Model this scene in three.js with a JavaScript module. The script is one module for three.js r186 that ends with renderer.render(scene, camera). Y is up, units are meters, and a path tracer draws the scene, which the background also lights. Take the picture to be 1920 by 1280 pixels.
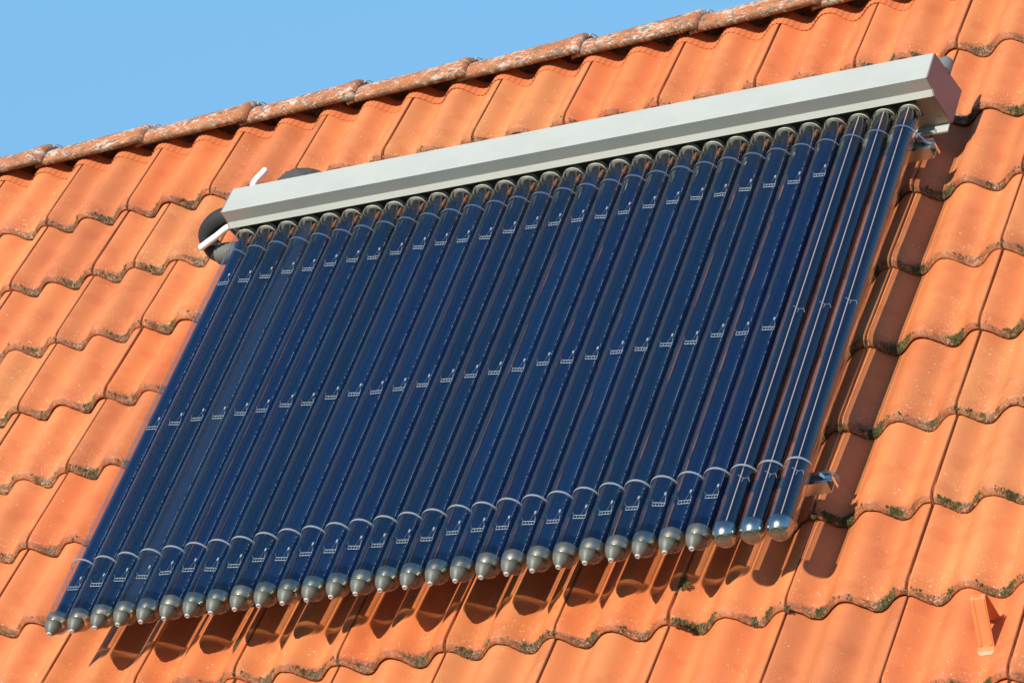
import * as THREE from 'three';
import { mergeGeometries } from 'three/addons/utils/BufferGeometryUtils.js';

// ------------------------------------------------------------------ frame of the roof slope
// x along the ridge, v up the slope, n out of the slope (metres); n = 0 at the crests of the tile front edges
const PITCH = THREE.MathUtils.degToRad(52), TURN = -(Math.PI / 2 - PITCH), RISE = 3.9;
const sp = Math.sin(PITCH), cp = Math.cos(PITCH);
const W = (x, v, n) => new THREE.Vector3(x, RISE + v * sp + n * cp, -v * cp + n * sp);
const D = (x, v, n) => new THREE.Vector3(x, v * sp + n * cp, -v * cp + n * sp);

// ------------------------------------------------------------------ camera
const scene = new THREE.Scene();
const camera = new THREE.PerspectiveCamera(2 * Math.atan(640 / 7000) * 180 / Math.PI, 1920 / 1280, 0.1, 800);
camera.position.copy(W(4.69831, -6.99951, 5.23893));
camera.up.copy(D(0.14392, 0.65560, 0.74127));
camera.lookAt(camera.position.clone().add(D(-0.46469, 0.70611, -0.53429)));
camera.updateMatrixWorld(true); camera.updateProjectionMatrix();

// ------------------------------------------------------------------ sky (clear afternoon air, no clouds)
{
  const w = 512, h = 256, d = new Float32Array(w * h * 4);
  const stops = [[0, .34, .55, .76], [8, .245, .485, .735], [16, .172, .408, .675], [30, .150, .365, .63], [45, .098, .255, .475], [62, .056, .165, .345], [90, .045, .132, .29]];
  for (let j = 0; j < h; j++) {
    const el = ((j + .5) / h - .5) * 180, e = Math.max(0, el);
    let k = 0; while (k < stops.length - 2 && e > stops[k + 1][0]) k++;
    let t = (e - stops[k][0]) / (stops[k + 1][0] - stops[k][0]); t = Math.min(1, Math.max(0, t));
    for (let i = 0; i < w; i++) {
      const o = (j * w + i) * 4;
      const az = (i + .5) / w * 2 * Math.PI - Math.PI, side = 1 + .12 * Math.cos(e * Math.PI / 180) * (Math.cos(az) * .755 - Math.sin(az) * .656);   // a little brighter to the right of the view
      for (let c = 0; c < 3; c++) d[o + c] = side * (stops[k][c + 1] * (1 - t) + stops[k + 1][c + 1] * t) * (el < 0 ? .5 : 1);
      d[o + 3] = 1;
    }
  }
  const t = new THREE.DataTexture(d, w, h, THREE.RGBAFormat, THREE.FloatType);
  t.mapping = THREE.EquirectangularReflectionMapping; t.magFilter = t.minFilter = THREE.LinearFilter; t.needsUpdate = true;
  scene.background = t; scene.environment = t;
}

// ------------------------------------------------------------------ sun: low, in front of the slope
const sun = new THREE.DirectionalLight(new THREE.Color(1, .93, .80), 5);
sun.position.copy(W(0, 0, 0)).add(D(-.13, -.25, 1).normalize().multiplyScalar(30));
sun.target.position.copy(W(0, 0, 0));
sun.castShadow = true; sun.shadow.mapSize.set(4096, 4096); sun.shadow.radius = 1;
Object.assign(sun.shadow.camera, { left: -6, right: 6, top: 6, bottom: -6, near: 1, far: 60 });
scene.add(sun, sun.target);

const renderer = new THREE.WebGLRenderer({ antialias: true });
renderer.toneMapping = THREE.LinearToneMapping;
renderer.toneMappingExposure = 1.28;
renderer.shadowMap.enabled = true;

// ------------------------------------------------------------------ helpers
function rng(seed) { let a = seed >>> 0; return () => { a = a + 0x6D2B79F5 | 0; let t = Math.imul(a ^ a >>> 15, 1 | a); t = t + Math.imul(t ^ t >>> 7, 61 | t) ^ t; return ((t ^ t >>> 14) >>> 0) / 4294967296; }; }
const hash = (x, y, s) => { let h = Math.imul(x, 374761393) ^ Math.imul(y, 668265263) ^ Math.imul(s, 1442695041); h = Math.imul(h ^ h >>> 13, 1274126177); return ((h ^ h >>> 16) >>> 0) / 4294967296; };
function vn(x, y, s) { const i = Math.floor(x), j = Math.floor(y), a = x - i, b = y - j, u = a * a * (3 - 2 * a), w = b * b * (3 - 2 * b); const p = hash(i, j, s), q = hash(i + 1, j, s), r = hash(i, j + 1, s), t = hash(i + 1, j + 1, s); return p + (q - p) * u + (r - p) * w + (p - q - r + t) * u * w; }
const fbm = (x, y, s, o = 3) => { let v = 0, a = .5, n = 0; for (let k = 0; k < o; k++) { v += a * vn(x, y, s + k * 17); n += a; x *= 2.03; y *= 2.03; a *= .5; } return v / n; };
const ss = (a, b, x) => { const t = Math.min(1, Math.max(0, (x - a) / (b - a))); return t * t * (3 - 2 * t); };
const enc = v => { v = Math.min(1, Math.max(0, v)); return 255 * (v <= .0031308 ? 12.92 * v : 1.055 * Math.pow(v, 1 / 2.4) - .055); };
function tex(w, h, fn, srgb) {
  const d = new Uint8Array(w * h * 4), c = [0, 0, 0];
  for (let j = 0; j < h; j++) for (let i = 0; i < w; i++) {
    fn((i + .5) / w, (j + .5) / h, c); const o = (j * w + i) * 4;
    for (let k = 0; k < 3; k++) d[o + k] = srgb ? enc(c[k]) : 255 * Math.min(1, Math.max(0, c[k]));
    d[o + 3] = 255;
  }
  const t = new THREE.DataTexture(d, w, h); t.wrapS = t.wrapT = THREE.RepeatWrapping;
  t.magFilter = THREE.LinearFilter; t.minFilter = THREE.LinearMipmapLinearFilter; t.generateMipmaps = true;
  if (srgb) t.colorSpace = THREE.SRGBColorSpace; t.needsUpdate = true; return t;
}
const counts = {};
const numbered = n => { const k = counts[n] = (counts[n] ?? -1) + 1; return k ? `${n}_${String(k).padStart(3, '0')}` : n; };
function tag(o, label, category, group) { o.userData.label = label; o.userData.category = category; if (group) o.userData.group = group; return o; }
function thing(name, x, v, n) { const g = new THREE.Group(); g.name = numbered(name); g.position.copy(W(x, v, n)); g.rotation.x = TURN; scene.add(g); return g; }
function mesh(name, geo, mat, parent, p) { const m = new THREE.Mesh(geo, mat); m.name = numbered(name); m.castShadow = m.receiveShadow = true; if (p) m.position.set(...p); parent.add(m); return m; }
const S = (r, g, b, o = {}) => new THREE.MeshStandardMaterial({ color: new THREE.Color().setRGB(r, g, b), roughness: .6, ...o });
const P = (r, g, b, o = {}) => new THREE.MeshPhysicalMaterial({ color: new THREE.Color().setRGB(r, g, b), roughness: .6, ...o });
const box = (w, h, d, x = 0, y = 0, z = 0) => new THREE.BoxGeometry(w, h, d).translate(x, y, z);
function bar(a, b, r, sides = 5, cuts = 1) { const A = new THREE.Vector3(...a), B = new THREE.Vector3(...b), d = B.clone().sub(A), l = d.length(); const g = new THREE.CylinderGeometry(r, r, l, sides, cuts); g.applyQuaternion(new THREE.Quaternion().setFromUnitVectors(new THREE.Vector3(0, 1, 0), d.normalize())); return g.translate((A.x + B.x) / 2, (A.y + B.y) / 2, (A.z + B.z) / 2); }
const lathe = (pts, seg = 32) => new THREE.LatheGeometry(pts.map(p => new THREE.Vector2(p[0], p[1])), seg);   // [radius, y]
// grid surface from f(i, j) -> [x, y, z, u, v]
function grid(nu, nv, f) {
  const p = [], uv = [], ix = [];
  for (let j = 0; j <= nv; j++) for (let i = 0; i <= nu; i++) { const q = f(i, j); p.push(q[0], q[1], q[2]); uv.push(q[3] ?? i / nu, q[4] ?? j / nv); }
  for (let j = 0; j < nv; j++) for (let i = 0; i < nu; i++) { const a = j * (nu + 1) + i, b = a + 1, c = a + nu + 1, d = c + 1; ix.push(a, b, d, a, d, c); }
  const g = new THREE.BufferGeometry(); g.setAttribute('position', new THREE.Float32BufferAttribute(p, 3)); g.setAttribute('uv', new THREE.Float32BufferAttribute(uv, 2)); g.setIndex(ix); g.computeVertexNormals(); return g;
}
// prism: section [[y, z], ...] extruded along x from x0 to x1
function prism(sec, x0, x1, bevel = 0) {
  const s = new THREE.Shape(sec.map(p => new THREE.Vector2(p[0], p[1])));
  const g = new THREE.ExtrudeGeometry(s, { depth: x1 - x0 - 2 * bevel, bevelEnabled: bevel > 0, bevelSize: bevel, bevelThickness: bevel, bevelOffset: -bevel, bevelSegments: 2 });
  return g.applyMatrix4(new THREE.Matrix4().makeBasis(new THREE.Vector3(0, 1, 0), new THREE.Vector3(0, 0, 1), new THREE.Vector3(1, 0, 0))).translate(x0 + bevel, 0, 0);
}
// flat strip of width w (along y) and thickness t following a path [[x, z], ...]
function strip(path, w, t, y = 0) {
  const n = path.length, L = [], U = [];
  for (let i = 0; i < n; i++) { const a = path[Math.max(0, i - 1)], b = path[Math.min(n - 1, i + 1)]; let dx = b[0] - a[0], dz = b[1] - a[1]; const l = Math.hypot(dx, dz); dx /= l; dz /= l; L.push([path[i][0] + dz * t / 2, path[i][1] - dx * t / 2]); U.push([path[i][0] - dz * t / 2, path[i][1] + dx * t / 2]); }
  const s = new THREE.Shape([...L, ...U.reverse()].map(p => new THREE.Vector2(p[0], p[1])));
  const g = new THREE.ExtrudeGeometry(s, { depth: w, bevelEnabled: false });     // x, z in the shape; depth along -y
  return g.rotateX(Math.PI / 2).translate(0, y + w / 2, 0);
}

// ------------------------------------------------------------------ ground
{
  const t = tex(512, 512, (u, v, c) => { const a = fbm(u * 40, v * 40, 3, 3), b = fbm(u * 6, v * 6, 8, 2); c[0] = .05 + .05 * a + .03 * b; c[1] = .075 + .06 * a; c[2] = .03 + .02 * a; }, true);
  t.repeat.set(60, 60);
  const g = mesh('ground', new THREE.PlaneGeometry(600, 600).rotateX(-Math.PI / 2), S(1, 1, 1, { map: t, roughness: .95 }), scene);
  g.userData.kind = 'structure'; g.userData.label = 'grassy ground below the house';
}

// ------------------------------------------------------------------ the tiled roof
const TW = .30, GAUGE = .305, TL = .350, DROP = .024, NC = 6, NR = 5;
const prof = x => { const c = .5 - .5 * Math.cos(2 * Math.PI * (x + .010) / .15); return -.043 * Math.pow(c, 1.15); };
const rowV = j => -(j - 4) * GAUGE, colX = i => (i - 6) * TW;

const tileMap = tex(2048, 2048, (u, v, c) => {
  const cu = u * NC, cv = v * NR, ci = Math.floor(cu), cj = Math.floor(cv), s = ci + cj * NC;
  const x = (cu - ci) * TW, y = (cv - cj) * (TL + .03) - .028;                         // metres on the tile, y = 0 at the front edge
  const X = x + ci * 3.7, Y = y + cj * 5.3;
  const r1 = hash(ci, cj, 5), r2 = hash(ci, cj, 6), r3 = hash(ci, cj, 7);
  const big = fbm(X * 9, Y * 7, 11, 3), grain = hash(Math.floor(X * 1100), Math.floor(Y * 1100), 2), streak = fbm(X * 60, Y * 5, 21, 3), tro = -prof(x) / .043;
  let R = .59, G = .178, B = .060; const k = .86 + .28 * big + .07 * (grain - .5);
  R *= k; G *= k; B *= k;
  let m = ss(.42, .8, streak * .55 + big * .35 + .15 * (1 - y / .3)) * (.2 + .45 * r1);      // ochre film
  m *= .6; R += (.50 - R) * m; G += (.225 - G) * m; B += (.07 - B) * m;
  m = ss(.5, .75, fbm(X * 22, Y * 22, 31, 3)) * .25; R *= 1 - .25 * m; G *= 1 - .5 * m; B *= 1 - .5 * m;
  const wob = fbm(X * 45, Y * 45, 41, 4), ed = .005 + .046 * wob * (.25 + .95 * tro) * (.5 + r2);
  const w2 = fbm(X * 170, Y * 170, 51, 2);
  m = ss(ed, ed * .2, y) * (.25 + .45 * wob + .5 * tro) * ss(.25, .6, w2 + .3 * wob);        // weathered front edge
  m = Math.min(1, m); const w3 = ss(.55, .75, fbm(X * 230, Y * 230, 57, 2)); R += (.095 + .15 * w3 - R) * m; G += (.045 + .10 * w3 - G) * m; B += (.017 + .05 * w3 - B) * m;
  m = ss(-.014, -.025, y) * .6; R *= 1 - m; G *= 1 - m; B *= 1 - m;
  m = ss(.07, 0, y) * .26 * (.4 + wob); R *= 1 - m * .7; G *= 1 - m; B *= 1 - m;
  const se = Math.min(x, TW - x); m = ss(.005, .001, se) * .5 * (.2 + wob); m *= .7; R *= 1 - m; G *= 1 - m; B *= 1 - m;   // dirt along the seam
  // lichen specks
  for (const [f, th, sd] of [[300, .012, 61], [180, .006, 62], [420, .012, 63]]) {
    const gx = Math.floor(X * f), gy = Math.floor(Y * f), q = hash(gx, gy, sd);
    const dens = th * 1.7 * (.25 + 2.6 * ss(.16, .0, y) + 1.3 * ss(.55, .75, streak)) * (.3 + 1.6 * r3) * (.35 + .9 * tro);
    if (q < dens) { const dx = X * f - gx - .5, dy = Y * f - gy - .5, e = ss(.5, .25, Math.hypot(dx, dy) + .15 * hash(gx, gy, 9)); const yel = hash(gx, gy, 77) < .3; R += ((yel ? .62 : .60) - R) * e * .8; G += ((yel ? .36 : .50) - G) * e * .8; B += ((yel ? .07 : .36) - B) * e * .8; }
  }
  c[0] = R; c[1] = G; c[2] = B;
}, true);
tileMap.wrapS = tileMap.wrapT = THREE.ClampToEdgeWrapping;
const grainBump = tex(512, 512, (u, v, c) => { c[0] = c[1] = c[2] = .6 * hash(Math.floor(u * 256), Math.floor(v * 256), 4) + .4 * fbm(u * 60, v * 60, 5, 3); });
grainBump.repeat.set(9, 9);
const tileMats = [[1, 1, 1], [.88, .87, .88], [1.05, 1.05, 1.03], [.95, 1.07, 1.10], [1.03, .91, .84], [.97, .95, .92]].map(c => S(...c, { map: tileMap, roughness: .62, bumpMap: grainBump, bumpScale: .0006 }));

// nose of a tile: [distance up the slope from the front edge, drop below the top surface]
const NOSE = [[.038, .0003], [.027, .0016], [.017, .0040], [.009, .0078], [.0035, .0125], [.0006, .0172], [0, .0205], [.003, .0228], [.05, .0232]];
function tileGeo(cell, x0, x1, seed) {
  const ci = cell % NC, cj = Math.floor(cell / NC), r = rng(seed), ph = r() * 9, n = Math.round((x1 - x0) / .0075);
  const xs = [[x0 + .0008, -.012], [x0 + .0008, -.003], [x0 + .0026, -.0004]];
  for (let i = 1; i < n; i++) xs.push([x0 + (x1 - x0) * i / n, 0]);
  xs.push([x1 - .0055, -.0004], [x1 - .0037, -.003], [x1 - .0037, -.014], [x1 + .018, -.0145]);
  const rows = [[TL, 0], [.26, 0], [.18, 0], [.11, 0], [.06, 0], ...NOSE];
  return grid(xs.length - 1, rows.length - 1, (i, j) => {
    const [x, dn] = xs[i], [y, q] = rows[j], wob = (vn(x * 70 + ph, seed, 3) - .5) * .0035 + (vn(x * 190 + ph, seed, 4) - .5) * .0016;
    const rag = y < .03 ? wob : 0;
    const xx = Math.min(x, x1);
    const sag = (vn(x * 14 + ph, y * 9, seed) - .5) * .0016;
    return [x, y + rag, prof(x) + dn - q - DROP * y / GAUGE + sag, (ci + Math.min(.997, Math.max(.003, xx / TW))) / NC, (cj + Math.min(.997, Math.max(.003, (y - q + .028) / (TL + .03)))) / NR];
  });
}
const roof = thing('tiled_roof', 0, 0, 0);
tag(roof, 'steep pitched roof of orange wavy clay tiles beneath the collector', 'roof');
roof.userData.kind = 'thing';
const fullGeos = [], halfGeos = [];
for (let k = 0; k < NC * NR; k++) fullGeos.push(tileGeo(k, 0, TW, 100 + k));
for (let k = 0; k < 2; k++) halfGeos.push(tileGeo(7 + 11 * k, 0, TW / 2, 300 + k));
const R1 = rng(20240), edges = [];
const toPx = (x, v, n) => { const p = W(x, v, n).project(camera); return [(p.x + 1) * 960, (1 - p.y) * 640]; };
for (let j = 1; j <= 10; j++) {
  const list = [];
  if (j === 2) { for (let i = -3; i < 1; i++) list.push([i, 1]); list.push([1, .5]); for (let i = 1.5; i < 8.4; i++) list.push([i, 1]); list.push([8.5, .5]); for (let i = 9; i < 15; i++) list.push([i, 1]); }
  else for (let i = -3; i < 15; i++) list.push([i, 1]);
  for (const [i, w] of list) {
    const g = w === 1 ? fullGeos[Math.floor(R1() * fullGeos.length)] : halfGeos[j % 2];
    const mt = tileMats[Math.floor(R1() * tileMats.length)], dz = (R1() - .5) * .003, dr = (R1() - .5) * .006, dv = (R1() - .5) * .006;
    const px = toPx(colX(i + w / 2), rowV(j) + .15, 0);
    if (px[0] < -300 || px[0] > 2250 || px[1] > 1560 || px[1] < -300) continue;
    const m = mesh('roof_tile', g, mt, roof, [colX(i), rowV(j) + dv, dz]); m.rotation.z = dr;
    edges.push([colX(i), rowV(j) + dv, dz, w * TW]);
  }
}

// ridge: pleated roll, caps, clips
const surf = (x, v) => { const j = 1; return prof(x) - DROP * (v - rowV(j)) / GAUGE; };
const rollMat = S(.56, .15, .05, { roughness: .7 });
{
  const x0 = -2.9, x1 = 2.4, n = 1400;
  const g = grid(n, 5, (i, j) => { const x = x0 + (x1 - x0) * i / n, w = (vn(x * 30, 1, 9) - .5) * .006, v = 1.219 + w + j * .013; return [x, v, surf(x, v) + .0035 + .0016 * Math.sin(x * 2 * Math.PI / .0125) * (1 - j * .12) + .0002 * j]; });
  const g2 = grid(n, 1, (i, j) => { const x = x0 + (x1 - x0) * i / n, w = (vn(x * 30, 1, 9) - .5) * .006, v = 1.219 + w; return [x, v + j * .001, surf(x, v) + .0035 + .0016 * Math.sin(x * 2 * Math.PI / .0125) - (1 - j) * .002]; });
  mesh('ridge_roll', mergeGeometries([g, g2]), rollMat, roof);
}
const ridgeMap = tex(2048, 512, (u, v, c) => {
  const X = u * 3.5, Y = v * .24;
  const a = fbm(X * 14, Y * 14, 3, 3), b = fbm(X * 95, Y * 95, 13, 4), d = fbm(X * 45 + 9, Y * 45, 23, 4), gr = hash(Math.floor(X * 900), Math.floor(Y * 900), 1), up = ss(.04, .15, Y);
  let R = .50, G = .16, B = .062; const k = .75 + .5 * a + .14 * (gr - .5); R *= k; G *= k; B *= k;
  let m = ss(.5, .72, d) * .5; R += (.30 - R) * m; G += (.16 - G) * m; B += (.075 - B) * m;
  m = ss(.57 - .07 * up, .66 - .07 * up, b * .62 + a * .38) * .85; R += (.55 - R) * m; G += (.52 - G) * m; B += (.46 - B) * m;
  m = ss(.60, .70, fbm(X * 40 + 3, Y * 40 + 1, 33, 4)) * .8; R += (.13 - R) * m; G += (.11 - G) * m; B += (.08 - B) * m;
  m = ss(.045, .0, Y + .04 * (b - .5)) * .8; R += (.11 - R) * m; G += (.07 - G) * m; B += (.035 - B) * m;
  for (const [f, th, sd] of [[240, .07, 61], [400, .06, 62]]) {
    const gx = Math.floor(X * f), gy = Math.floor(Y * f);
    if (hash(gx, gy, sd) < th * (.3 + 1.5 * a)) { const e = ss(.55, .3, Math.hypot(X * f - gx - .5, Y * f - gy - .5)) * .85, yl = hash(gx, gy, 7) < .14; R += ((yl ? .5 : .6) - R) * e; G += ((yl ? .36 : .54) - G) * e; B += ((yl ? .06 : .44) - B) * e; }
  }
  c[0] = R; c[1] = G; c[2] = B;
}, true);
const ridgeMat = S(1, 1, 1, { map: ridgeMap, roughness: .8, bumpMap: grainBump, bumpScale: .001 }), clipMat = S(.7, .7, .68, { roughness: .4, metalness: .3 });
{
  // centre line of the caps, in slope coordinates; A turns from the horizontal towards the viewer up to the top
  const ev = 1.236, en = .003, a0 = 15 * Math.PI / 180, r0 = .094;
  const cv = ev + cp * r0 * Math.cos(a0) - sp * r0 * Math.sin(a0), cn = en - sp * r0 * Math.cos(a0) - cp * r0 * Math.sin(a0);
  const at = (r, A) => [cv - cp * r * Math.cos(A) + sp * r * Math.sin(A), cn + sp * r * Math.cos(A) + cp * r * Math.sin(A)];
  const pitch = .383, nA = 26;
  for (let k = -1; k < 12; k++) {
    const xe = -2.335 + pitch * k, xs = xe - pitch - .035, lift = (hash(k, 3, 4) - .5) * .004;
    const prof2 = [[0, -.012, -.008], [.004, -.003, -.008], [.03, 0, -.0072], [.12, 0, -.0035], [.2, 0, 0], [.3, 0, .0045], [.37, 0, .0082], [.392, 0, .0115], [.406, -.001, .0128], [.414, -.0045, .0118], [.418, -.011, .008], [.419, -.024, .004]];
    const L = prof2.length - 1;
    const g = grid(L, nA + 2, (i, j) => {
      const [dx, dr, fl] = prof2[i]; let A = a0 + (Math.PI - 2 * a0) * Math.min(1, Math.max(0, (j - 1) / nA)), r = r0 + dr + fl + lift;
      if (j === 0 || j === nA + 2) r -= .014;
      r += (vn(dx * 20 + k * 5, A * 5, 5) - .5) * .003;
      const [v, n] = at(r, A);
      return [xs + dx, v - (j === 0 ? 0 : 0), n, (xs + dx + 3) / 3.5 + hash(k, 1, 1), Math.min(.98, .03 + .9 * (1 - Math.abs(1 - 2 * Math.max(0, j - 1) / nA)) * 1)];
    });
    const cap = mesh('ridge_tile', g, ridgeMat, roof);
    const pts = []; for (let i = 0; i <= 8; i++) { const A = (70 + 55 * i / 8) * Math.PI / 180, [v, n] = at(r0 + .004 + lift + (i === 0 || i === 8 ? -.004 : .004 * Math.sin(i * Math.PI / 8)), A); pts.push(new THREE.Vector3(xe + .006, v, n)); }
    mesh('ridge_clip', new THREE.TubeGeometry(new THREE.CatmullRomCurve3(pts), 16, .0018, 6), clipMat, cap);
  }
  // deck under the tiles, both slopes, and the house below it
  const apexY = W(0, cv, cn).y - .05, deckMat = S(.16, .07, .035, { roughness: .9 });
  const eave = W(0, -2.7, -.085), top = W(0, cv, 0), zc = top.z;
  const q = [W(0, -2.7, -.11), W(0, -2.7, -.085)];
  const half = q[1].z - zc, yA = q[1].y + half * Math.tan(PITCH);
  const sec = [[q[1].y, q[1].z], [yA, zc], [q[1].y, zc - half], [q[1].y - .06, zc - half], [q[1].y - .06, q[1].z]];
  const inv = new THREE.Matrix4().makeRotationX(-TURN).multiply(new THREE.Matrix4().makeTranslation(0, -RISE, 0));
  mesh('roof_deck', prism(sec, -4.2, 4.2).applyMatrix4(inv), deckMat, roof);
  mesh('wall', new THREE.BoxGeometry(8, q[1].y - .065, 2 * half - .5).translate(0, (q[1].y - .065) / 2, zc).applyMatrix4(inv), S(.55, .5, .42, { roughness: .9 }), roof);
}

// ------------------------------------------------------------------ moss on the tile edges
{
  const r = rng(77), blades = [];
  for (let k = 0; k < 9; k++) { const g = new THREE.ConeGeometry(.18, 1, 3, 1).translate(0, .4, 0); g.rotateZ((r() - .5) * 2.2); g.rotateX((r() - .5) * 2.2); g.translate((r() - .5) * .7, (r() - .5) * .2, (r() - .5) * .7); blades.push(g); }
  const tuft = mergeGeometries(blades), list = [];
  const cols = [[.135, .125, .045], [.19, .15, .07], [.22, .15, .08], [.38, .31, .20], [.095, .10, .036]];
  const Q = new THREE.Quaternion(), Mx = new THREE.Matrix4(), up = new THREE.Vector3(0, 1, 0);
  const put = (x, v, n, s, ci) => { const w = W(x, v, n), d = D((r() - .5) * 1.2, -.5 + (r() - .5), .7).normalize(); Q.setFromUnitVectors(up, d); list.push([Mx.clone().compose(w, Q, new THREE.Vector3(s, s * (.7 + .6 * r()), s)), cols[ci]]); };
  for (const [x0, v0, dz, w] of edges) {
    const right = ss(-.5, 1.6, x0), low = ss(1, -1, v0), green = .15 + .6 * right * (.5 + .5 * low), amt = (.30 + 1.0 * r() * r()) * (.5 + 1.0 * right);
    const n = Math.floor(1700 * amt * w / TW), ph = r() * 50;
    for (let k = 0; k < n; k++) {
      const x = r() * w, t = -prof(x) / .043, patch = vn((x + ph) * 26, 1, 5) * .6 + vn((x + ph) * 70, 2, 5) * .4;
      if (r() > Math.pow(t, 1.2) * 1.1 * ss(.44, .62, patch) * 1.25 + .012) continue;
      const h = r(), g = vn((x + ph) * 40, 7, 6) * .5 + green * .6;
      const ci = g > .62 ? (r() < .6 ? 0 : 4) : g > .45 ? (r() < .6 ? 1 : 0) : (r() < .55 ? 2 : r() < .5 ? 1 : 3);
      put(x0 + x, v0 + .002 + .014 * h * h, prof(x) - .004 - .016 * (1 - h) + dz, .0026 + .0050 * r() * r() + .0035 * ss(.55, .8, patch) * r(), ci);
    }
    if (r() < .75) for (let k = 0; k < 26 * amt + 5; k++) put(x0 - .003 + (r() - .6) * .018, v0 + .004 + r() * .012, prof(0) - .006 - r() * .012, .002 + .003 * r(), r() < green ? 0 : 2);
  }
  // cushions in the seam and at the junctions below the collector
  for (const [x, v, rad, n, st] of [[.903, -1.085, .008, 60, 4], [.915, -1.10, .012, 70, 1.4], [.893, -1.118, .009, 60, 2.5], [.925, -1.222, .011, 70, .8], [.945, -1.228, .008, 40, .8], [-.335, -1.10, .006, 40, 4], [-.30, -1.19, .005, 40, 5], [1.205, -1.225, .008, 30, 1], [1.20, -.915, .010, 50, 1], [1.2, -.61, .010, 50, 1]])
    for (let k = 0; k < n; k++) { const a = r() * 6.28, q = Math.sqrt(r()) * rad * (.6 + .8 * vn(a * 2, x * 99, 4)); put(x + q * Math.cos(a), v + q * st * Math.sin(a), -.010 - DROP * .2 + .35 * Math.max(0, rad - q), .0022 + .0040 * r(), r() < .5 ? 0 : r() < .4 ? 4 : 1); }
  const mm = new THREE.InstancedMesh(tuft, S(1, 1, 1, { roughness: 1 }), list.length), col = new THREE.Color();
  list.forEach(([m, c], i) => { mm.setMatrixAt(i, m); const k = .75 + .5 * hash(i, 1, 1); mm.setColorAt(i, col.setRGB(c[0] * k, c[1] * k, c[2] * k)); });
  mm.name = 'moss'; mm.castShadow = mm.receiveShadow = true; mm.userData.kind = 'stuff'; scene.add(mm);
  tag(mm, 'dark green and brown moss growing along the front edges of the tiles', 'moss');
}

// ------------------------------------------------------------------ the solar collector
const NT = 30, TX0 = -.812, TP = .0700, TN = .130, RG = .033;
const steel = S(.72, .74, .76, { metalness: 1, roughness: .22 }), strapMat = S(.38, .405, .43, { metalness: .55, roughness: .38 }), boxMat = S(.415, .428, .400, { roughness: .5, metalness: .1 });
const glass = P(.90, .93, .935, { transmission: 1, thickness: 0, roughness: .02, ior: 1.95 });
const glassOld = P(.91, .885, .79, { transmission: 1, thickness: 0, roughness: .03, ior: 1.56 });
const ripple = tex(8, 256, (u, v, c) => { c[0] = c[1] = c[2] = .5 + .5 * Math.sin(v * 2 * Math.PI * 32); });
ripple.repeat.set(1, 9);
const absorberTones = [[.0100, .037, .120], [.0085, .030, .090], [.0120, .045, .140], [.0125, .034, .098], [.0090, .027, .115]];
const absMats = absorberTones.map(c => P(...c, { roughness: .33, metalness: .92, bumpMap: ripple, bumpScale: .0002 }));
const absGrey = P(.045, .060, .115, { roughness: .44, metalness: .9, bumpMap: ripple, bumpScale: .0002 });
const absNavy = P(.0010, .0018, .014, { roughness: .2, specularIntensity: .6, bumpMap: ripple, bumpScale: .0002 });
const copper = S(.55, .20, .10, { metalness: .75, roughness: .42 }), white = S(.78, .79, .80, { roughness: .5 }), clipWhite = S(.34, .35, .37, { roughness: .5 }), rubber = S(.115, .118, .10, { roughness: .55 }), rimGlintMat = S(.52, .49, .38, { roughness: .25 }), collarMat = S(.21, .21, .185, { roughness: .6 }), coneMat = S(.10, .101, .088, { roughness: .5 }), darkRubber = S(.018, .018, .02, { roughness: .75 });
const weldMat = S(.40, .41, .46, { metalness: .5, roughness: .45 }), edgeMat = S(.75, .52, .46, { metalness: .5, roughness: .3 });
const films = [[.58, .34], [.68, .38], [.74, .30], [.62, .46]].map(([o, q]) => P(.44, .437, .43, { metalness: 1, roughness: q, transparent: true, opacity: o }));
const filmDense = S(.36, .365, .355, { metalness: 1, roughness: .26 });
const nib = S(.40, .37, .35, { roughness: .45 });

const sol = thing('solar_collector', 0, 0, 0);
tag(sol, 'solar thermal collector of thirty blue vacuum glass tubes below a grey manifold box', 'solar collector');

// manifold box
const capMat = S(.23, .17, .19, { roughness: .5 }), wallMat = S(.30, .29, .25, { roughness: .55, metalness: .2 });
const BV = .446, BN = .222, BX0 = -.854, BX1 = 1.2945;
const wallAt = n => .012 + .017 * (-.045 - n) / .128;
const sec = [[0, 0], [.105, 0], [.164, -.172], [.029, -.173], [.012, -.045], [.010, -.042], [.0020, -.0575], [-.0055, -.0565], [.0042, -.041]].map(p => [p[0] + BV, p[1] + BN]);
const mbox = mesh('manifold_box', prism(sec, BX0, BX1, .0012), boxMat, sol);
boxMat.map = tex(256, 256, (u, v, c) => { const q = .90 + .10 * fbm(u * 5, v * 5, 3, 3) + .05 * (fbm(u * 90, v * 7, 6, 2) - .5) + .03 * (hash(Math.floor(u * 256), Math.floor(v * 256), 2) - .5); c[0] = q; c[1] = q; c[2] = q * .995; }, true);
boxMat.map.repeat.set(3, 3);
const endSec = [[.001, 0], [.104, .0005], [.165, -.1725], [.0285, -.1735], [-.0045, -.057], [.0052, -.041]].map(p => [p[0] + BV, p[1] + BN]);
mesh('end_plate', prism(endSec, BX1 + .0002, BX1 + .0035, .0008), capMat, mbox);
mesh('end_plate', prism(endSec, BX0 - .0035, BX0 - .0002, .0008), capMat, mbox);
for (const n of [.012, .05]) mesh('screw', new THREE.CylinderGeometry(.0032, .0036, .002, 12).translate(0, -.001, 0), steel, mbox, [BX1 - .018, BV + wallAt(-.155 + n) - .0018, BN - .155 + n]);
mesh('front_wall', box(BX1 - BX0 - .008, .0018, .136, (BX0 + BX1) / 2, BV + .0318, BN - .1035), wallMat, mbox);
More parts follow.
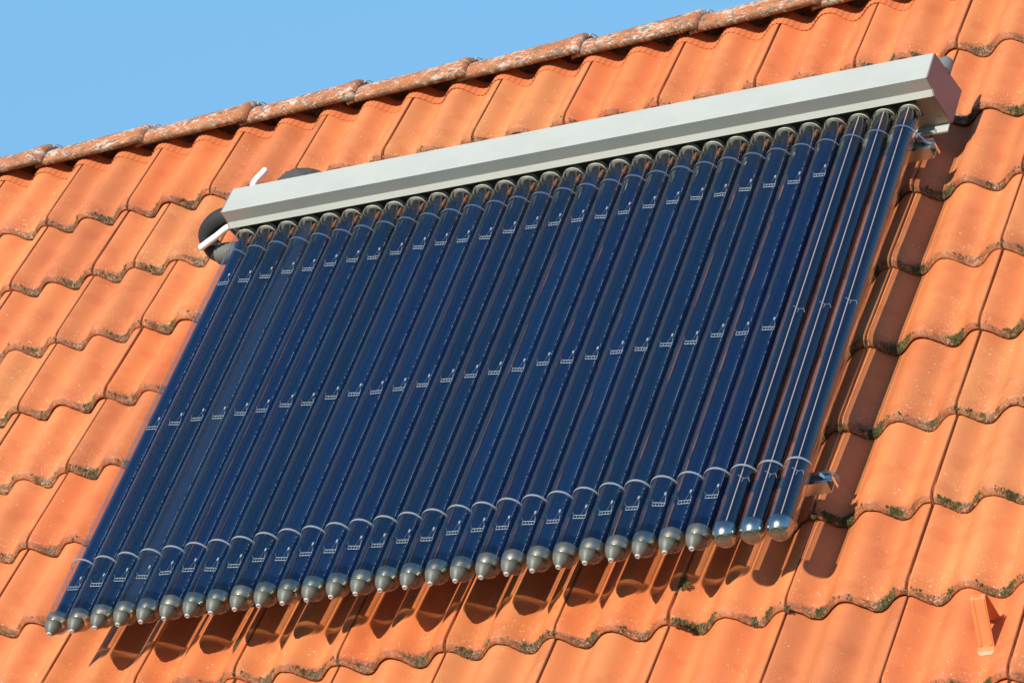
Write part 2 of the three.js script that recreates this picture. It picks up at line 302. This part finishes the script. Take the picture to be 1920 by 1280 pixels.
// bottom lip below the tubes
mesh('front_wall', prism([[wallAt(-.172) - .0018, -.172], [wallAt(-.172) - .0002, -.172], [wallAt(-.052) - .0002, -.052], [wallAt(-.052) - .0018, -.052]].map(p => [p[0] + BV, p[1] + BN]), BX0 + .004, BX1 - .004), wallMat, mbox);
mesh('shade_strip', prism([[wallAt(-.128) - .0045, -.128], [wallAt(-.128) - .0020, -.128], [wallAt(-.058) - .0020, -.058], [wallAt(-.058) - .0045, -.058]].map(p => [p[0] + BV, p[1] + BN]), BX0 + .02, TX0 + .07 * 29 + .018), S(.02, .02, .021, { roughness: .8 }), mbox);  // black strip added to darken the wall where the lip shades it
mesh('base_lip', prism([[-.004, -.176], [.0265, -.1735], [.0265, -.170], [-.004, -.1715]].map(p => [p[0] + BV, p[1] + BN]), BX0 + .003, BX1 - .003, .0006), boxMat, mbox);
// fitting behind the box at its right end
mesh('end_fitting', mergeGeometries([new THREE.CylinderGeometry(.020, .020, .036, 24).toNonIndexed(), new THREE.SphereGeometry(.020, 20, 10, 0, 6.283, 0, 1.571).translate(0, .018, 0).toNonIndexed()]), S(.2, .2, .19, { roughness: .5, metalness: .3 }), sol, [1.284, .598, .138]);

// tubes
const yTop = .438, yEnd = -1.1195;
const inner = .0312;
const bodyPts = [[.0175, yTop + .012], [.0190, yTop + .004], [.0240, yTop + .0015], [.0285, yTop - .0035], [.0318, yTop - .010], [RG, yTop - .018], [RG, yEnd + .046]];
const glassGeo = lathe(bodyPts, 40);
const endPts = [[RG, yEnd + .046], [RG, yEnd + .018], [.0326, yEnd + .009], [.0309, yEnd + .0005], [.0275, yEnd - .0070], [.0222, yEnd - .0125], [.0150, yEnd - .0160], [.008, yEnd - .0170]];
const endGeo = lathe(endPts, 40);
const roundEndPts = [[RG, yEnd + .046], [RG, yEnd + .014], [.0322, yEnd + .004], [.0300, yEnd - .005], [.0258, yEnd - .0125], [.0190, yEnd - .019], [.0095, yEnd - .0225], [0, yEnd - .0235]];
const filmGeo = lathe([[inner, yEnd + .023], [inner, yEnd + .019], [.0308, yEnd + .010], [.0292, yEnd + .002], [.0262, yEnd - .0050]], 36);
const coneGeo = lathe([[.0, yEnd + .005], [.0212, yEnd + .004], [.0220, yEnd], [.0212, yEnd - .007], [.0175, yEnd - .017], [.0112, yEnd - .026], [.0082, yEnd - .0295], [.0074, yEnd - .0305], [0, yEnd - .0305]], 32);
const nibGeo = lathe([[.0072, yEnd - .030], [.0066, yEnd - .0335], [.0045, yEnd - .0355], [.0022, yEnd - .0345], [.002, yEnd - .032], [0, yEnd - .032]], 20);
const rCapGeo = lathe([[inner, yEnd + .020], [inner, yEnd + .012], [.0302, yEnd + .003], [.0278, yEnd - .005], [.0238, yEnd - .0115], [.0215, yEnd - .0135]], 36);
const rDiscGeo = lathe([[.0218, yEnd - .0130], [.0200, yEnd - .0160], [.0175, yEnd - .0140], [.0130, yEnd - .0160], [.006, yEnd - .0170], [0, yEnd - .0170]], 24);
const ringGeo = lathe([[.0160, yTop + .001], [.0235, yTop + .0015], [.0245, yTop + .005], [.0225, yTop + .008], [.0195, yTop + .010], [.0195, yTop + .011], [.0225, yTop + .013], [.0225, yTop + .020]], 32);
const ringGeoWide = lathe([[.0160, yTop + .001], [.0240, yTop + .001], [.0248, yTop + .004], [.0235, yTop + .008], [.0225, yTop + .013], [.0225, yTop + .022]], 32);
const plugGeo = new THREE.CylinderGeometry(.0162, .0162, .006, 24).translate(0, yTop + .006, 0);
const rimGlintGeo = new THREE.TorusGeometry(.0292, .0009, 8, 40, 3.9).rotateZ(-.38).rotateX(Math.PI / 2).translate(0, yTop - .004, 0);  // cream half ring, stands in for the bright refracted outline of the glass shoulder
// absorber: a shallow dished fin, its middle on the tube axis minus OFF
const HW = .0290, pTop = .432, pEnd = yEnd + .026, zf = x => .0092 - .0202 * (x / HW) ** 2;
const finGeo = mergeGeometries([grid(20, 60, (i, j) => { const x = -HW + 2 * HW * i / 20, y = pEnd + (pTop - pEnd) * j / 60; return [x, y, zf(x) + .0003 * Math.sin(j * 1.7 + i * .2)]; }), grid(20, 1, (i, j) => { const x = HW - 2 * HW * i / 20; return [x, j ? pTop : pEnd, zf(x) - .0007]; })]);
const pipeGeo = bar([.004, pEnd + .01, -.004], [.004, yTop + .02, -.004], .0045, 10);
const stubGeo = mergeGeometries([bar([.0165, pTop - .024, .0035], [.0165, yTop - .003, .0035], .0046, 12), bar([.0165, pTop - .020, .0038], [.0165, pTop - .010, .0038], .0058, 12), bar([.016, pTop - .022, .003], [.012, pTop - .032, .005], .0016, 8)]);
const dashGeos = [5, 6, 7, 8].map(sd => { const r = rng(sd), dashes = []; let y = pEnd + .006; while (y < pTop - .02) { const l = .003 + .008 * r() * r(), gone = vn(y * 9, sd, 2); if (r() < 1.15 - gone * .8) dashes.push(box(.0006 + .0007 * r(), l, .0006, .014 + .0009 * (r() - .5), y + l / 2, zf(.014) + .0003)); y += l + .0018 + .003 * r(); } return mergeGeometries(dashes); });
const lineGeo = box(.0026, pTop - pEnd - .004, .0012, 0, (pTop + pEnd) / 2, .0242).rotateY(.28);
const cylGeo = lathe([[.010, yTop - .006], [.016, yTop - .008], [.0215, yTop - .013], [.0238, yTop - .022], [.0241, pEnd], [.0241, yEnd + .018]], 40);
function clipGeo(seed) {
  const r = rng(seed), sk = (r() - .5) * .25, z = .0018, g = [], y1 = x => sk * x * .4 + .0055, y0 = x => sk * x * .4 - .004;
  const b = (a, c, rr = .00075) => g.push(bar(a, c, rr, 5, 10));
  const xs = [-.0205, -.0095, .0010, .0105, .0205];
  b([xs[0], y0(xs[0]), z], [xs[4], y0(xs[4]), z], .0008); b([xs[0], y1(xs[0]), z], [xs[4], y1(xs[4]), z], .0008);
  for (const x of xs) b([x, y0(x), z], [x, y1(x), z], .0008);
  b([xs[0], y1(xs[0]), z], [-.0295, .017 + sk * .003, z + .001], .00035); b([xs[4], y1(xs[4]), z], [.0215, .015, z + .003], .0004);
  b([xs[4], y1(xs[4]), z], [.0115, .030, z], .0003); b([xs[2], y1(0), z], [.0085, .030, z], .0003);
  g.push(box(.0058, .0085, .0012, .0105, .034, z).toNonIndexed());
  const m = mergeGeometries(g.map(q => q.index ? q.toNonIndexed() : q)), q = m.attributes.position;
  m.scale(.74, 1.1, 1).translate(.0080, 0, 0);
  for (let i = 0; i < q.count; i++) q.setZ(i, q.getZ(i) + .0118 - .12 * (q.getX(i) + .006));     // spans from the fin to the glass
  m.computeVertexNormals(); return m;
}
const clips = [11, 12, 13, 14, 15].map(clipGeo);
const wireGeo = mergeGeometries([bar([-.020, .012, -.004], [-.006, .002, .004], .0006), bar([-.006, .002, .004], [.004, .009, .006], .0006), bar([.004, .009, .006], [.010, .0, .004], .0006), bar([-.006, .002, .004], [-.008, -.010, .003], .0006)]);
// clip strap over one tube (path in x, n about the axis)
const strapPath = []; for (let a = 172; a >= 30; a -= 8) strapPath.push([(RG + .0014) * Math.cos(a * Math.PI / 180), (RG + .0014) * Math.sin(a * Math.PI / 180)]);
strapPath.push([.0325, .0125], [.0345, .004]);
const strapGeo = strip(strapPath, .0054, .0011);
const R2 = rng(99);
for (let k = 0; k < NT; k++) {
  const late = k >= NT - 3;
  const t = new THREE.Group(); t.name = numbered('vacuum_tube'); const xT = TX0 + TP * k, xB = -.7926 + .06949 * k, lean = (xT - xB) / 1.58;
  t.position.set(xT - .42 * lean, (R2() - .5) * .004, TN + .42 * .0045); t.rotation.set(-.0045, 0, -lean); sol.add(t);
  const roll = .21 + (R2() - .5) * .12;
  if (k === 3) t.userData.label = 'tube with a greyer absorber, fourth from the left end';
  if (late) t.userData.label = 'tube with a dark round absorber and a round chromed end';
  mesh('glass_tube', glassGeo, glass, t);
  if (late) { mesh('absorber', cylGeo, absNavy, t); mesh('weld_seam', lineGeo, edgeMat, t); }
  else {
    for (const [nm, g, m] of [['absorber', finGeo, k === 3 ? absGrey : absMats[Math.floor(R2() * absMats.length)]], ['heat_pipe', pipeGeo, copper], ['copper_stub', stubGeo, copper], ['weld_seam', dashGeos[Math.floor(R2() * 4)], weldMat]]) mesh(nm, g, m, t).rotation.y = roll;
  }
  for (const [v, c] of [[.212, 0], [-.385, 1], [-.993, 2]]) {
    if (late) { if (c) { const w = mesh('spring_wire', wireGeo, clipWhite, t, [.018, v + .04, .017]); w.rotation.y = .8; } continue; }
    const cl = mesh('spring_clip', clips[Math.floor(R2() * clips.length)], clipWhite, t); cl.position.y = v + (R2() - .5) * .012; cl.rotation.y = (R2() - .5) * .12;
  }
  if (late) { mesh('tube_end', lathe(roundEndPts, 40), glass, t); mesh('mirror_cap', rCapGeo, filmDense, t); mesh('end_disc', rDiscGeo, rubber, t); }
  else { mesh('tube_end', endGeo, glassOld, t); mesh('mirror_film', filmGeo, films[Math.floor(R2() * films.length)], t).rotation.y = R2() * 6; mesh('end_cone', coneGeo, coneMat, t, [-.004, -.003, .005]); mesh('cone_tip', nibGeo, nib, t, [-.004, -.003, .005]); }
  mesh('collar', late ? ringGeoWide : ringGeo, collarMat, t);
  mesh('collar_plug', plugGeo, darkRubber, t); mesh('rim_glint', rimGlintGeo, rimGlintMat, t);
  mesh('tube_strap', strapGeo, strapMat, t, [0, -.913, 0]);
}
// continuous upper strap and the two rails
{
  const path = [[TX0 - .046, TN - .006]];
  for (let k = 0; k < NT; k++) { const x = TX0 + TP * k; for (let a = 160; a >= 20; a -= 10) path.push([x + (RG + .0014) * Math.cos(a * Math.PI / 180), TN + (RG + .0014) * Math.sin(a * Math.PI / 180)]); if (k < NT - 1) path.push([x + TP / 2, TN + .0085]); }
  path.push([TX0 + TP * 29 + .036, TN + .004], [TX0 + TP * 29 + .056, TN - .034]);
  mesh('holding_strap', strip(path, .0050, .0011, .341), S(.36, .43, .56, { metalness: .9, roughness: .3 }), sol);
  for (const v of [.341, -.913]) {
    const n1 = TN + (v < 0 ? .006 : 0) - RG - .004, n0 = n1 - .034, w = .021, x0 = TX0 - .045, x1 = TX0 + TP * 29 + .064;
    const sec2 = [[-w, n1], [-w, n0], [w, n0], [w, n1], [w - .010, n1], [w - .010, n1 - .0016], [w - .0016, n1 - .0016], [w - .0016, n0 + .0016], [-w + .0016, n0 + .0016], [-w + .0016, n1 - .0016], [-w + .010, n1 - .0016], [-w + .010, n1]].map(p => [p[0] + v, p[1]]);
    const rail = mesh('support_rail', prism(sec2, x0, x1), steel, sol);
    mesh('rail_hook', strip([[TX0 + TP * 29 + .046, TN - .020], [TX0 + TP * 29 + .054, TN - .034], [x1 + .008, n1 - .004], [x1 + .010, n0 - .002]], .010, .0016, v), steel, rail);
    for (const x of [-.55, .25, 1.08]) mesh('roof_hook', mergeGeometries([box(.03, .006, .075, x, v - .012, n0 - .0375), box(.03, .14, .005, x, v + .055, n0 - .078)]), steel, rail);
    if (v < 0) mesh('rail_bolt', mergeGeometries([new THREE.CylinderGeometry(.008, .008, .012, 6), new THREE.CylinderGeometry(.005, .005, .03, 12)].map(q => q.rotateX(Math.PI / 2))), S(.28, .28, .27, { metalness: .6, roughness: .45 }), rail, [1.262, -.848, .035]);
  }
}

// ------------------------------------------------------------------ pipe, tie and flashing at the left end
const V3 = (x, y, z) => new THREE.Vector3(x, y, z);
{
  const p = thing('insulated_pipe', -.86, .47, .10);
  tag(p, 'black ribbed insulated pipe bending out of the left end of the manifold box', 'pipe');
  const L = (x, v, n) => V3(x + .86, v - .47, n - .10);
  const bend = new THREE.CatmullRomCurve3([L(-.80, .505, .165), L(-.86, .505, .168), L(-.925, .50, .160), L(-.968, .488, .125), L(-.955, .465, .085), L(-.915, .450, .072)]);
  mesh('pipe_jacket', new THREE.TubeGeometry(bend, 48, .027, 24), darkRubber, p);
  const rib = new THREE.CatmullRomCurve3([L(-.935, .456, .075), L(-.89, .444, .080), L(-.82, .425, .085), L(-.70, .41, .085)]), fr = rib.computeFrenetFrames(120), pts = rib.getSpacedPoints(120);
  mesh('ribbed_sleeve', grid(24, 120, (i, j) => { const a = i / 24 * Math.PI * 2, r = .030 + .0022 * Math.sin(j * 1.05), c = pts[j], N = fr.normals[j], B = fr.binormals[j]; return [c.x + r * (Math.cos(a) * N.x + Math.sin(a) * B.x), c.y + r * (Math.cos(a) * N.y + Math.sin(a) * B.y), c.z + r * (Math.cos(a) * N.z + Math.sin(a) * B.z)]; }), S(.12, .125, .118, { roughness: .7 }), p);
  mesh('clamp_band', new THREE.TorusGeometry(.0335, .0022, 8, 32).rotateY(Math.PI / 2), darkRubber, p, [.86 - .855, .434 - .47, .083 - .10]);
}
{
  const t = thing('plastic_tie', -.90, .60, .10);
  tag(t, 'white plastic strap slung under the left end of the manifold box', 'strap');
  const c = new THREE.CatmullRomCurve3([V3(-.968, .436, .125), V3(-.915, .450, .142), V3(-.862, .462, .158), V3(-.852, .475, .13), V3(-.86, .50, .07), V3(-.88, .60, .06), V3(-.905, .69, .075), V3(-.925, .745, .095), V3(-.897, .790, .105)].map(q => q.sub(V3(-.90, .60, .10))));
  const g = new THREE.TubeGeometry(c, 60,   .0098, 12);
  mesh('strap_band', mergeGeometries([g, ...[0, 1].map(u => { const q = c.getPoint(u); return new THREE.SphereGeometry(.0098, 12, 8).translate(q.x, q.y, q.z); })]), white, t);
}
{
  const f = thing('roof_flashing', -.85, .835, -.025);
  tag(f, 'grey crinkled rubber flashing on the tiles behind the manifold box', 'flashing');
  const g = grid(40, 24, (i, j) => { const a = i / 40 * Math.PI * 2, q = j / 24, r = .115 * q * (1 + .16 * (vn(Math.cos(a) * 3 + 5, Math.sin(a) * 3 + 5, 3) - .5)); const x = r * Math.cos(a), y = r * .75 * Math.sin(a); return [x, y, .075 * (1 - q * q) + .012 * (fbm(x * 60 + 9, y * 60 + 9, 7, 3) - .5) + .006 * Math.sin(a * 14) * q - (j === 24 ? .02 : 0)]; });
  mesh('flashing_sheet', g, S(.055, .055, .055, { roughness: .85 }), f);
}
// ------------------------------------------------------------------ snow guard, lower right
{
  const s = thing('snow_guard', 1.715, -1.345, -.046);
  tag(s, 'orange metal snow guard hook standing on a tile at the lower right', 'snow guard');
  const mt = S(.64, .19, .065, { roughness: .42 });
  const sg = (pts, w = .037, t = .003) => {             // strip along (v, n), w wide across
    const n = pts.length, L = [], U = [];
    for (let i = 0; i < n; i++) { const a = pts[Math.max(0, i - 1)], b = pts[Math.min(n - 1, i + 1)]; let dx = b[0] - a[0], dz = b[1] - a[1]; const l = Math.hypot(dx, dz); dx /= l; dz /= l; L.push([pts[i][0] + dz * t / 2, pts[i][1] - dx * t / 2]); U.push([pts[i][0] - dz * t / 2, pts[i][1] + dx * t / 2]); }
    return prism([...L, ...U.reverse()], -w / 2, w / 2, .0006);
  };
  mesh('front_leg', sg([[-.058, -.002], [-.048, .003], [-.043, .009], [.006, .086], [.011, .093], [.015, .0965]]), mt, s);
  mesh('foot', sg([[-.068, -.012], [-.066, -.002], [-.060, .0015], [-.050, .004]], .040, .004), mt, s);
  mesh('rear_leg', sg([[.0155, .097], [.021, .096], [.024, .090], [.036, .012], [.040, .004], [.06, .001]]), mt, s);
  for (const x of [-.0125, .0125]) mesh('stiffening_rib', new THREE.TubeGeometry(new THREE.CatmullRomCurve3([V3(x, -.044, .006), V3(x, -.019, .045), V3(x, .004, .081), V3(x, .0125, .0925), V3(x, .018, .0945)]), 24, .0052, 10), mt, s);
}

renderer.render(scene, camera);
